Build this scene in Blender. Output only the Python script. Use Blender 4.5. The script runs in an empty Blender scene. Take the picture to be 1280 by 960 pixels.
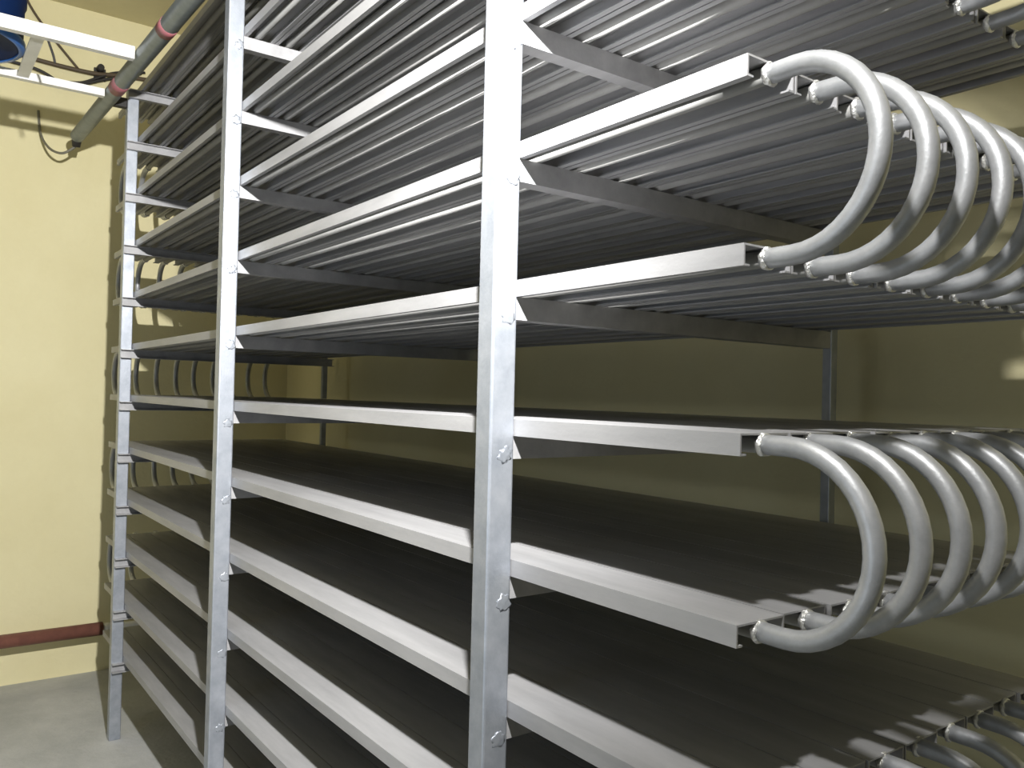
import bpy, bmesh, math, random
from mathutils import Vector, Matrix

random.seed(7)
scene = bpy.context.scene
COL = scene.collection
FLOOR = 1.645                      # height of the datum (underside of shelf level five) above the floor

# ------------------------------------------------------------------ camera
F_PX = 1032.05
yaw, pitch, roll = 0.9369, 0.0139, 0.0234
cam_loc = Vector((1.0431, -0.7736, -0.1563 + FLOOR))
fw = Vector((-math.sin(yaw)*math.cos(pitch), math.cos(yaw)*math.cos(pitch), math.sin(pitch)))
rt = Vector((math.cos(yaw), math.sin(yaw), 0)); up = rt.cross(fw)
rt2 = math.cos(roll)*rt + math.sin(roll)*up
up2 = -math.sin(roll)*rt + math.cos(roll)*up
cd = bpy.data.cameras.new('camera'); cam = bpy.data.objects.new('camera', cd); COL.objects.link(cam)
cam.matrix_world = Matrix(((rt2.x, up2.x, -fw.x, cam_loc.x), (rt2.y, up2.y, -fw.y, cam_loc.y),
                           (rt2.z, up2.z, -fw.z, cam_loc.z), (0, 0, 0, 1)))
cd.sensor_width = 36; cd.lens = F_PX/1280*36; cd.clip_start = 0.02
scene.camera = cam

# ------------------------------------------------------------------ world, exposure
w = bpy.data.worlds.new('world'); scene.world = w; w.use_nodes = True
w.node_tree.nodes['Background'].inputs[0].default_value = (0.60, 0.70, 0.80, 1)
w.node_tree.nodes['Background'].inputs[1].default_value = 0.5
vs = scene.view_settings
vs.view_transform = 'Standard'; vs.look = 'None'; vs.gamma = 1; vs.use_curve_mapping = False
vs.exposure = 0.0
BULB = Vector((0.69, -0.484, 0.73 + FLOOR))     # hanging floodlight, its own light is in its builder
LAMP_AIM = Vector((-4.4, 0.58, -1.35)); LAMP_POWER = 480.0; LAMP_SPILL = 68.0; LAMP_CONE = 118.0; LAMP_COLOR = (1.0, 0.985, 0.96)

# weak cool fill light added behind the camera, placed in a made-up doorway
dl = bpy.data.lights.new('added_cool_fill', 'AREA'); dl.shape = 'RECTANGLE'; dl.size = 1.24; dl.size_y = 2.16
dl.energy = 20.0; dl.color = (0.80, 0.90, 1.0)
do = bpy.data.objects.new('added_cool_fill', dl); COL.objects.link(do)
do.location = (0.2, -3.72, 1.11); do.rotation_euler = (math.radians(90), 0, 0)

# ------------------------------------------------------------------ materials
def mat(name, color, rough=0.6, metal=0.0, var=None, scale=6.0, detail=6.0, bump=0.0, bscale=60.0, rvar=0.0, stretch=None, spec=0.5):
    m = bpy.data.materials.new(name); m.use_nodes = True
    nt = m.node_tree; b = nt.nodes['Principled BSDF']
    b.inputs['Base Color'].default_value = (*color, 1)
    b.inputs['Roughness'].default_value = rough
    b.inputs['Metallic'].default_value = metal
    b.inputs['Specular IOR Level'].default_value = spec
    if var or bump or rvar:
        g = nt.nodes.new('ShaderNodeNewGeometry')
        mp = nt.nodes.new('ShaderNodeMapping'); nt.links.new(g.outputs['Position'], mp.inputs[0])
        if stretch: mp.inputs['Scale'].default_value = stretch
    if var:
        n = nt.nodes.new('ShaderNodeTexNoise'); n.inputs['Scale'].default_value = scale; n.inputs['Detail'].default_value = detail
        n.inputs['Roughness'].default_value = 0.65
        nt.links.new(mp.outputs[0], n.inputs['Vector'])
        r = nt.nodes.new('ShaderNodeValToRGB')
        r.color_ramp.elements[0].position = 0.3; r.color_ramp.elements[1].position = 0.72
        r.color_ramp.elements[0].color = (*var, 1); r.color_ramp.elements[1].color = (*color, 1)
        nt.links.new(n.outputs['Fac'], r.inputs[0]); nt.links.new(r.outputs[0], b.inputs['Base Color'])
        if rvar:
            mr = nt.nodes.new('ShaderNodeMapRange')
            mr.inputs['To Min'].default_value = rough + rvar; mr.inputs['To Max'].default_value = rough - rvar
            nt.links.new(n.outputs['Fac'], mr.inputs[0]); nt.links.new(mr.outputs[0], b.inputs['Roughness'])
    if bump:
        n2 = nt.nodes.new('ShaderNodeTexNoise'); n2.inputs['Scale'].default_value = bscale; n2.inputs['Detail'].default_value = 5
        nt.links.new(g.outputs['Position'], n2.inputs['Vector'])
        bp = nt.nodes.new('ShaderNodeBump'); bp.inputs['Strength'].default_value = bump; bp.inputs['Distance'].default_value = 0.01
        nt.links.new(n2.outputs['Fac'], bp.inputs['Height']); nt.links.new(bp.outputs[0], b.inputs['Normal'])
    return m

M_WALL = mat('yellow_wall_paint', (0.84, 0.775, 0.49), 0.75, 0, var=(0.78, 0.71, 0.43), scale=2.2, bump=0.25, bscale=35, spec=0.25)
M_PLASTER = mat('grey_plaster', (0.34, 0.34, 0.33), 0.85, 0, var=(0.27, 0.27, 0.26), scale=3, bump=0.2, bscale=30, spec=0.2)
M_CEIL = mat('ceiling_paint', (0.70, 0.64, 0.40), 0.85, 0, var=(0.62, 0.56, 0.34), scale=3, bump=0.2, bscale=25, spec=0.2)
M_FLOOR = mat('concrete_floor', (0.52, 0.525, 0.52), 0.75, 0, var=(0.38, 0.39, 0.385), scale=3.5, bump=0.3, bscale=45, spec=0.3)
M_POST = mat('galvanised_post', (0.48, 0.51, 0.565), 0.43, 0.6, var=(0.32, 0.35, 0.40), scale=22, rvar=0.08, bump=0.05, bscale=180)
M_CHAN = mat('aluminium_channel', (0.45, 0.45, 0.46), 0.46, 0.2, var=(0.31, 0.31, 0.32), scale=9, rvar=0.07, bump=0.04, bscale=150, stretch=(0.25, 1.6, 1.6))
M_BEND = mat('aluminium_tube', (0.47, 0.48, 0.495), 0.46, 0.45, var=(0.35, 0.36, 0.375), scale=30, rvar=0.06, bump=0.05, bscale=220)
M_TUBE = mat('dull_aluminium_tube', (0.44, 0.44, 0.43), 0.85, 0.0, var=(0.36, 0.36, 0.35), scale=12, spec=0.08)
M_WELD = mat('weld_metal', (0.90, 0.90, 0.88), 0.28, 0.7, bump=0.5, bscale=260)
M_BAR = mat('white_painted_steel', (0.84, 0.84, 0.83), 0.45, 0.1, var=(0.74, 0.74, 0.72), scale=14)
M_PIPE = mat('grey_steel_pipe', (0.24, 0.27, 0.285), 0.45, 0.4, var=(0.16, 0.185, 0.195), scale=18)
M_RED = mat('red_tape', (0.42, 0.10, 0.12), 0.6, 0, var=(0.22, 0.13, 0.14), scale=40)
M_BROWN = mat('brown_painted_pipe', (0.27, 0.115, 0.085), 0.5, 0, var=(0.20, 0.085, 0.065), scale=25)
M_BLUE = mat('blue_plastic', (0.005, 0.020, 0.085), 0.6, 0, var=(0.004, 0.016, 0.065), scale=6, spec=0.12)
M_BLUERIM = mat('light_blue_plastic', (0.04, 0.15, 0.45), 0.4)
M_DARK = mat('black_rubber', (0.025, 0.023, 0.022), 0.6)
M_CABLE = mat('brown_cable', (0.09, 0.065, 0.04), 0.6)
M_GREYCABLE = mat('grey_cable', (0.20, 0.19, 0.15), 0.6)
M_FIT = mat('pale_fitting', (0.70, 0.69, 0.64), 0.5)

# ------------------------------------------------------------------ helpers
def tag(o, label=None, cat=None, group=None, kind=None):
    if label: o['label'] = label
    if cat: o['category'] = cat
    if group: o['group'] = group
    if kind: o['kind'] = kind
    return o
def add(name, me, parent=None, loc=(0, 0, 0), rot=(0, 0, 0)):
    o = bpy.data.objects.new(name, me); COL.objects.link(o)
    o.location = loc; o.rotation_euler = rot
    if parent: o.parent = parent
    return o
def empty(name, loc):
    return add(name, None, None, loc)
def finish(bm, name, m, smooth=False):
    bmesh.ops.recalc_face_normals(bm, faces=bm.faces)
    me = bpy.data.meshes.new(name); bm.to_mesh(me); bm.free()
    me.materials.append(m)
    if smooth:
        for p in me.polygons: p.use_smooth = True
    return me
def box_bm(bm, x0, x1, y0, y1, z0, z1):
    r = bmesh.ops.create_cube(bm, size=1)
    for v in r['verts']:
        v.co = Vector(((x0+x1)/2 + v.co.x*(x1-x0), (y0+y1)/2 + v.co.y*(y1-y0), (z0+z1)/2 + v.co.z*(z1-z0)))
    return r['verts']
def box(name, m, x0, x1, y0, y1, z0, z1, bevel=0.0):
    bm = bmesh.new(); box_bm(bm, x0, x1, y0, y1, z0, z1)
    if bevel:
        bmesh.ops.bevel(bm, geom=list(bm.edges), offset=bevel, segments=2, affect='EDGES', profile=0.5)
    return finish(bm, name, m)
def sweep(name, m, pts, r, seg=12, cap=True):
    """tube along a list of points"""
    pts = [Vector(p) for p in pts]; bm = bmesh.new(); rings = []
    n0 = None
    for i, p in enumerate(pts):
        t = (pts[min(i+1, len(pts)-1)] - pts[max(i-1, 0)]).normalized()
        if n0 is None:
            a = Vector((0, 0, 1)) if abs(t.z) < 0.9 else Vector((1, 0, 0))
            n0 = t.cross(a).normalized()
        n0 = (n0 - t*n0.dot(t)).normalized(); b = t.cross(n0)
        rr = r[i] if isinstance(r, (list, tuple)) else r
        rings.append([bm.verts.new(p + rr*(math.cos(2*math.pi*k/seg)*n0 + math.sin(2*math.pi*k/seg)*b)) for k in range(seg)])
    for i in range(len(rings)-1):
        for k in range(seg):
            bm.faces.new((rings[i][k], rings[i][(k+1) % seg], rings[i+1][(k+1) % seg], rings[i+1][k]))
    if cap:
        c0 = bm.faces.new(rings[0]); c1 = bm.faces.new(rings[-1])
    me = finish(bm, name, m, True)
    if cap:
        for p in me.polygons:
            if len(p.vertices) > 4: p.use_smooth = False
    return me
def extrude_x(name, m, prof, x0, x1):
    """closed (y,z) outline extruded along X"""
    bm = bmesh.new()
    a = [bm.verts.new((x0, y, z)) for y, z in prof]; b = [bm.verts.new((x1, y, z)) for y, z in prof]
    n = len(prof)
    for i in range(n): bm.faces.new((a[i], a[(i+1) % n], b[(i+1) % n], b[i]))
    bm.faces.new(a); bm.faces.new(list(reversed(b)))
    return finish(bm, name, m)
def spline(pts, n=8):
    pts = [Vector(p) for p in pts]; out = []
    for i in range(len(pts)-1):
        p0 = pts[max(i-1, 0)]; p1 = pts[i]; p2 = pts[i+1]; p3 = pts[min(i+2, len(pts)-1)]
        for k in range(n):
            t = k/n
            out.append(0.5*((2*p1) + (p2-p0)*t + (2*p0-5*p1+4*p2-p3)*t*t + (3*p1-p0-3*p2+p3)*t**3))
    out.append(pts[-1]); return out

# ------------------------------------------------------------------ the room
XL, XR, YF, YB, ZC = -3.715, 4.2, -3.6, 1.06, 1.79 + FLOOR
T = 0.15
def struct(name, me): return tag(add(name, me), kind='structure')
tag(struct('floor', box('floor', M_FLOOR, XL-T, XR+T, YF-T, YB+T, -T, 0)), 'rough grey concrete floor')
tag(struct('ceiling', box('ceiling', M_CEIL, XL-T, XR+T, YF-T, YB+T, ZC, ZC+T)), 'yellow painted ceiling')
tag(struct('wall_left', box('wall_left', M_WALL, XL-T, XL, YF, YB, 0, ZC)), 'pale yellow plastered wall at the end of the rack')
tag(struct('wall_back', box('wall_back', M_WALL, XL-T, XR+T, YB, YB+T, 0, ZC)), 'yellow plastered wall behind the rack')
tag(struct('wall_right', box('wall_right', M_PLASTER, XR, XR+T, YF, YB, 0, ZC)), 'bare grey plastered wall')
DX0, DX1, DZ = -0.45, 0.85, 2.22          # unseen doorway behind the camera, made up to carry the fill light
bm = bmesh.new()
box_bm(bm, XL-T, DX0, YF-T, YF, 0, ZC); box_bm(bm, DX1, XR+T, YF-T, YF, 0, ZC); box_bm(bm, DX0, DX1, YF-T, YF, DZ, ZC)
tag(struct('wall_front', finish(bm, 'wall_front', M_PLASTER)), 'bare grey plastered wall with an added doorway opening for the fill light')
bm = bmesh.new()  # frame belonging to the made-up doorway
box_bm(bm, DX0-0.05, DX0+0.03, YF-0.02, YF+0.02, 0, DZ+0.05); box_bm(bm, DX1-0.03, DX1+0.05, YF-0.02, YF+0.02, 0, DZ+0.05)
box_bm(bm, DX0+0.03, DX1-0.03, YF-0.02, YF+0.02, DZ-0.03, DZ+0.05)
tag(struct('trim_1', finish(bm, 'trim_1', M_FIT)), 'pale frame round the added doorway opening')

# ------------------------------------------------------------------ the shelf rack of finned freezer tubes
D = 0.22; NL = 12                       # level spacing, number of levels
X3, X2, X1 = 0.0, -1.3719, -2.7393      # right-hand faces of the three post rows
AX, AY = 0.042, 0.046
HC, HB = 0.0263, 0.0364
XE, XW = 0.4348, -3.18                  # ends of the channels
P, NC = 0.0925, 9
YP = 0.8655                             # front face of the rear posts
def zl(k): return FLOOR + (5-k)*D
rack = empty('evaporator_rack', (-1.37, 0.41, 0))
tag(rack, 'tall silver metal shelf rack of long finned tubes with curved pipe ends', 'freezer rack')
ro = Vector(rack.location)
def rp(name, me, loc=(0, 0, 0), rot=(0, 0, 0)):
    return add(name, me, rack, Vector(loc)-ro, rot)

post_top = zl(0) + 0.004
post_me = box('post', M_POST, -AX, 0, -AY, 0, 0, post_top, 0.0035)
rear_me = box('rear_post', M_POST, -0.022, 0, -AY, -AY+0.024, 0, post_top, 0.002)
posts = {}
for i, X in enumerate((X1, X2, X3)):
    for j, Y in enumerate((0.0, YP + AY)):
        posts[i, j] = rp('post', post_me if j == 0 else rear_me, (X if j == 0 else X-0.004, Y, 0))

# cross beams: light channel section, open to one side
def c_beam(name, y0, y1, sgn, fl):
    h, t = HB, 0.003
    prof = [(0, 0), (sgn*fl, 0), (sgn*fl, -t), (sgn*t, -t), (sgn*t, -h+t), (sgn*fl, -h+t), (sgn*fl, -h), (0, -h)]
    bm = bmesh.new()
    a = [bm.verts.new((x, y0, z)) for x, z in prof]; b = [bm.verts.new((x, y1, z)) for x, z in prof]
    n = len(prof)
    for i in range(n): bm.faces.new((a[i], a[(i+1) % n], b[(i+1) % n], b[i]))
    bm.faces.new(a); bm.faces.new(b)
    return finish(bm, name, M_CHAN)
beam_in = c_beam('cross_beam', 0.0, YP, -1, 0.030)
beam_out = c_beam('cross_beam_outer', -AY+0.002, YP+AY-0.002, 1, 0.026)
for k in range(NL):
    rp('cross_beam', beam_out, (X1, 0, zl(k)))
    rp('cross_beam', beam_in, (X2-0.006, 0, zl(k)))
    rp('cross_beam', beam_in, (X3-0.006, 0, zl(k)))

# the finned channels: inverted trough with lips turned in, a tube welded under the plate
W = P - 0.0028; t = 0.0024; lip = 0.011
prof = [(0, 0), (0, HC), (W, HC), (W, 0), (W-lip, 0), (W-lip, t), (W-t, t), (W-t, HC-t), (t, HC-t), (t, t), (lip, t), (lip, 0)]
chan_me = extrude_x('shelf_channel', M_CHAN, prof, XW, XE)
TZ = 0.0127                              # tube axis above the lips
tube_me = sweep('coolant_tube', M_TUBE, [(XW+0.002, W/2, TZ), (XE-0.001, W/2, TZ)], 0.0108, 12)
for k in range(NL):
    for j in range(NC):
        c = rp('shelf_channel', chan_me, (random.uniform(-0.004, 0.004) if j else 0, 0.0006+j*P, zl(k)))
        add('coolant_tube', tube_me, c)

# return bends, alternating between the two ends; welded where they meet the straight tubes
R = D/2; ST = 0.032; rb = 0.0122
path = [(-0.006, 0, R), (ST*0.5, 0, R)] + [(ST + R*math.sin(a)*0.98, 0, R*math.cos(a)) for a in [math.pi*i/20 for i in range(21)]] + [(ST*0.5, 0, -R), (-0.006, 0, -R)]
bend_me = sweep('return_bend', M_BEND, path, rb, 14)
def weld_mesh():
    bm = bmesh.new(); n, mm = 14, 6
    vs_ = []
    for i in range(n):
        a = 2*math.pi*i/n; rr = 0.0033*(1 + 0.35*math.sin(3.7*i))
        ring = []
        for q in range(mm):
            b = 2*math.pi*q/mm
            ring.append(bm.verts.new((rr*1.25*math.sin(b), (rb + rr*math.cos(b)*0.8)*math.cos(a), (rb + rr*math.cos(b)*0.8)*math.sin(a))))
        vs_.append(ring)
    for i in range(n):
        for q in range(mm):
            bm.faces.new((vs_[i][q], vs_[(i+1) % n][q], vs_[(i+1) % n][(q+1) % mm], vs_[i][(q+1) % mm]))
    return finish(bm, 'weld_bead', M_WELD, True)
weld_me = weld_mesh()
for k in range(NL-1):
    right = k % 2 == 0
    for j in range(NC):
        y = 0.0006 + j*P + W/2; z = (zl(k)+zl(k+1))/2 + TZ
        b = rp('return_bend', bend_me, (XE if right else XW, y, z),
               (0, random.uniform(-0.012, 0.012), (0 if right else math.pi) + random.uniform(-0.03, 0.03)))
        for s in (1, -1):
            add('weld_bead', weld_me, b, (-0.001, 0, s*R), (s*1.1, 0, 0))

# blobs of weld where the beams meet the front posts
def blob(seed):
    rnd = random.Random(seed); bm = bmesh.new()
    bmesh.ops.create_icosphere(bm, subdivisions=3, radius=1)
    for v in bm.verts:
        f = 1 + 0.25*math.sin(5*v.co.y+seed)*math.sin(6*v.co.z+2*seed) + rnd.uniform(-0.10, 0.10); v.co = Vector((v.co.x*0.0007*f, v.co.y*0.013*f, v.co.z*0.013*f))
    return finish(bm, 'weld_patch', M_POST, True)
blobs = [blob(s) for s in (1, 2, 3)]
for i, X in ((1, X2), (2, X3)):
    for k in range(NL):
        b = add('weld_patch', blobs[(i+k) % 3], posts[i, 0])
        b.location = (0.0, -0.014 + random.uniform(-0.004, 0.002), zl(k) - HB + random.uniform(-0.004, 0.008))
        b.rotation_euler = (random.uniform(-0.5, 0.5), 0, 0)

# ------------------------------------------------------------------ hanging floodlight that lights the room (above the frame)
lamp = empty('floodlight', BULB)
tag(lamp, 'black work floodlight hanging from the ceiling in front of the rack', 'lamp')
aim = LAMP_AIM.normalized()
qrot = aim.to_track_quat('-Z', 'Y')
sd = bpy.data.lights.new('floodlight_beam', 'SPOT'); sd.energy = LAMP_POWER; sd.color = LAMP_COLOR
sd.spot_size = math.radians(LAMP_CONE); sd.spot_blend = 1.0; sd.shadow_soft_size = 0.028
so_ = bpy.data.objects.new('floodlight_beam', sd); COL.objects.link(so_); so_.parent = lamp
so_.rotation_mode = 'QUATERNION'; so_.rotation_quaternion = qrot
sp_ = bpy.data.lights.new('floodlight_spill', 'POINT'); sp_.energy = LAMP_SPILL; sp_.color = LAMP_COLOR; sp_.shadow_soft_size = 0.028
sl_ = bpy.data.objects.new('floodlight_spill', sp_); COL.objects.link(sl_); sl_.parent = lamp
def lampl(name, pr, mm, seg=28):
    bm = bmesh.new(); rings = [[bm.verts.new((r_*math.cos(2*math.pi*s/seg), r_*math.sin(2*math.pi*s/seg), z_)) for s in range(seg)] for r_, z_ in pr]
    for a, b in zip(rings[:-1], rings[1:]):
        for s in range(seg): bm.faces.new((a[s], a[(s+1) % seg], b[(s+1) % seg], b[s]))
    bm.faces.new(rings[-1])
    o = add(name, finish(bm, name, mm, True), lamp); o.rotation_mode = 'QUATERNION'; o.rotation_quaternion = qrot
    return o
lampl('reflector', [(0.085, 0.012), (0.088, 0.012), (0.080, 0.05), (0.05, 0.09), (0.03, 0.10), (0.03, 0.14), (0.012, 0.15)], M_DARK)
lampl('bulb', [(0.006, 0.034), (0.018, 0.038), (0.024, 0.050), (0.018, 0.07), (0.014, 0.10)], M_FIT)
back = -aim*0.12
add('cord', sweep('cord', M_DARK, [back, back + Vector((0.01, 0, 0.05)), Vector((back.x+0.01, back.y, ZC - BULB.z))], 0.004, 8), lamp)

# ------------------------------------------------------------------ loft frame, drum and pipe beside the rack's far end
ZB = 1.02 + FLOOR                        # underside of the loft bars
loft = empty('loft_frame', (-2.4, -1.2, ZB))
tag(loft, 'white steel bars of an overhead frame carrying a blue drum', 'steel frame')
def lp(name, me): return add(name, me, loft, -Vector(loft.location))
def angle_y(name, x, y0, y1, z, w_, h):
    """angle bar along Y: upright leg on the +X side, flat leg at the bottom"""
    tt = 0.005
    prof = [(x, z), (x, z+h), (x-tt, z+h), (x-tt, z+tt), (x-w_, z+tt), (x-w_, z)]
    bm = bmesh.new()
    a = [bm.verts.new((px, y0, pz)) for px, pz in prof]; b = [bm.verts.new((px, y1, pz)) for px, pz in prof]
    n = len(prof)
    for i in range(n): bm.faces.new((a[i], a[(i+1) % n], b[(i+1) % n], b[i]))
    bm.faces.new(a); bm.faces.new(b)
    return finish(bm, name, M_BAR)
lp('side_bar', angle_y('side_bar', -2.15, YF, -0.141, ZB, 0.03, 0.045))
lp('side_bar', angle_y('side_bar', -2.64, YF, -0.152, ZB, 0.03, 0.03))
for y in (-0.44, -1.25, -2.0):
    lp('cross_bar', box('cross_bar', M_BAR, -2.645, -2.155, y-0.02, y+0.02, ZB+0.0055, ZB+0.0115))

def drum():
    d_ = empty('plastic_drum', (-2.398, -0.69, ZB+0.0115))
    tag(d_, 'dark blue plastic drum standing on the overhead steel bars', 'drum')
    prof_ = [(0.0, 0.012), (0.185, 0.012), (0.205, 0.0), (0.222, 0.004), (0.227, 0.03), (0.229, 0.15), (0.235, 0.16), (0.235, 0.18),
             (0.229, 0.19), (0.231, 0.36), (0.236, 0.37), (0.236, 0.39), (0.231, 0.40), (0.22, 0.52), (0.0, 0.53)]
    def lathe(nm, pr, mm):
        bm = bmesh.new(); seg = 40; rings = []
        for r_, z_ in pr:
            if r_ == 0: rings.append([bm.verts.new((0, 0, z_))])
            else: rings.append([bm.verts.new((r_*math.cos(2*math.pi*s/seg), r_*math.sin(2*math.pi*s/seg), z_)) for s in range(seg)])
        for a, b in zip(rings[:-1], rings[1:]):
            for s in range(seg):
                s2 = (s+1) % seg
                if len(a) == 1: bm.faces.new((a[0], b[s], b[s2]))
                elif len(b) == 1: bm.faces.new((a[s], a[s2], b[0]))
                else: bm.faces.new((a[s], a[s2], b[s2], b[s]))
        return finish(bm, nm, mm, True)
    add('body', lathe('body', prof_, M_BLUE), d_)
    rim = [(0.213, -0.004), (0.228, -0.002), (0.234, 0.008), (0.234, 0.022), (0.228, 0.026), (0.222, 0.014), (0.213, 0.004), (0.213, -0.004)]
    tag(add('rim', lathe('rim', rim, M_BLUERIM), d_), 'lighter blue band round the drum foot')
drum()

ZR = 1.045 + FLOOR                       # pipe axis; the loft bars butt against it
pipe = empty('overhead_pipe', (-2.6, -0.117, ZR))
tag(pipe, 'grey overhead pipe bound with red tape, its open end near the yellow wall', 'pipe')
A = Vector((-3.407, -0.136, ZR)); B = Vector((-1.15, -0.083, ZR)); po = Vector(pipe.location)
def along(s): return A + (B-A)*s
def pipe_part(name, me): return add(name, me, pipe, -po)
def hollow(name, m_, a, b, ro_, ri, seg=24):
    bm = bmesh.new(); t_ = (b-a).normalized(); n_ = t_.cross(Vector((0, 0, 1))).normalized(); c_ = t_.cross(n_)
    rings = []
    for p, r_ in ((a+t_*0.06, ri), (a, ri), (a, ro_), (b, ro_), (b, ri), (b-t_*0.06, ri)):
        rings.append([bm.verts.new(p + r_*(math.cos(2*math.pi*k/seg)*n_ + math.sin(2*math.pi*k/seg)*c_)) for k in range(seg)])
    for i in range(5):
        for k in range(seg): bm.faces.new((rings[i][k], rings[i][(k+1) % seg], rings[i+1][(k+1) % seg], rings[i+1][k]))
    bm.faces.new(rings[0]); bm.faces.new(rings[-1])
    me = finish(bm, name, m_, True)
    me.set_sharp_from_angle(angle=0.7)
    return me
pipe_part('tube', hollow('tube', M_PIPE, A, B, 0.031, 0.027))
LEN = (B-A).length
def tape(x, wd):
    s = (x-A.x)/(B.x-A.x)
    pipe_part('tape', sweep('tape', M_RED, [along(s-wd/2/LEN), along(s+wd/2/LEN)], 0.0322, 24))
tape(-1.86, 0.06); tape(-2.54, 0.10)
pipe_part('end_plug', sweep('end_plug', M_DARK, [A+Vector((-0.03, 0.0, -0.045)), A+Vector((-0.02, 0, -0.02)), A+Vector((0.0, 0, -0.006)), A+Vector((0.03, 0, 0))], [0.018, 0.022, 0.022, 0.02], 14))
pipe_part('clamp', box('clamp', M_DARK, X1-0.038, X1-0.004, -0.100, -AY, ZR-0.02, ZR+0.02, 0.003))
tag(add('lamp_wire', sweep('lamp_wire', M_GREYCABLE, spline([(-3.714, -0.27, 1.22+FLOOR), (-3.69, -0.26, 1.10+FLOOR), (-3.57, -0.235, 1.005+FLOOR), (-3.47, -0.19, 0.965+FLOOR), (-3.437, -0.140, 0.999+FLOOR)], 8), 0.006, 8)),
    'thin grey wire looping from the wall to the taped overhead pipe', 'wire')

# ------------------------------------------------------------------ cables on the end wall
def cable(name, pts, r, m_, label):
    tag(add(name, sweep(name, m_, spline([(x, y, z+FLOOR) for x, y, z in pts], 8), r, 8)), label, 'cable', 'cables on the end wall')
cable('wall_cable', [(-3.70, -0.60, 1.50), (-3.70, -0.30, 1.47), (-3.69, -0.05, 1.46), (-3.70, 0.08, 1.48), (-3.70, 0.3, 1.5)], 0.011, M_CABLE,
      'thick brown cable running along the end wall above the bars')
cable('wall_cable', [(-3.70, -0.60, 1.44), (-3.69, -0.30, 1.42), (-3.68, -0.15, 1.37), (-3.69, 0.02, 1.44), (-3.70, 0.2, 1.52)], 0.008, M_DARK,
      'black cable sagging in a shallow loop on the end wall')
cable('wall_cable', [(-3.705, -0.35, 1.785), (-3.705, -0.30, 1.70), (-3.70, -0.22, 1.60), (-3.70, -0.1, 1.47)], 0.006, M_CABLE,
      'thin brown cable dropping from the ceiling down the end wall')

cable('wall_cable', [(-3.70, -0.20, 1.385), (-3.69, -0.09, 1.398), (-3.69, 0.002, 1.45), (-3.70, 0.078, 1.494), (-3.70, 0.22, 1.53)], 0.007, M_DARK,
      'short black cable curving up the end wall beside the taped pipe')
clip = empty('cable_clip', (XL, 0.002, 1.465+FLOOR))
tag(clip, 'small black clip holding the crossing cables on the end wall', 'clip')
add('plate', box('plate', M_DARK, 0.0, 0.012, -0.028, 0.028, -0.03, 0.035, 0.003), clip)
add('knob', sweep('knob', M_DARK, [(0.010, 0, 0.028), (0.045, 0.0, 0.032)], [0.020, 0.016], 12), clip)
tag(add('dangling_wire', sweep('dangling_wire', M_DARK, spline([(-2.165, -0.41, ZB+0.008), (-2.185, -0.408, ZB+0.001), (-2.187, -0.400, ZB-0.02), (-2.185, -0.392, ZB-0.045), (-2.188, -0.386, ZB-0.068)], 6), 0.004, 8)),
    'short black wire dangling from the overhead steel bar', 'wire')

# ------------------------------------------------------------------ brown service pipe low on the end wall
sp = empty('service_pipe', (-3.6, -0.5, 0.22))
tag(sp, 'brown painted pipe running low along the yellow end wall', 'pipe')
so = Vector(sp.location); PX, PZ, PR = -3.575, -1.39+FLOOR, 0.033
add('tube', sweep('tube', M_BROWN, [(PX, YF, PZ), (PX, 0.07, PZ)], PR, 20), sp, -so)
tag(add('coupling', sweep('coupling', M_FIT, [(PX, 0.07, PZ), (PX, 0.12, PZ)], PR*0.8, 20), sp, -so), 'pale coupling on the pipe end')
add('stub', sweep('stub', M_FIT, [(PX, 0.12, PZ), (PX, 0.45, PZ)], PR*0.55, 16), sp, -so)
for y in (-1.5, 0.40):
    add('bracket', box('bracket', M_DARK, XL, PX, y-0.012, y+0.012, PZ-0.012, PZ+0.012), sp, -so)
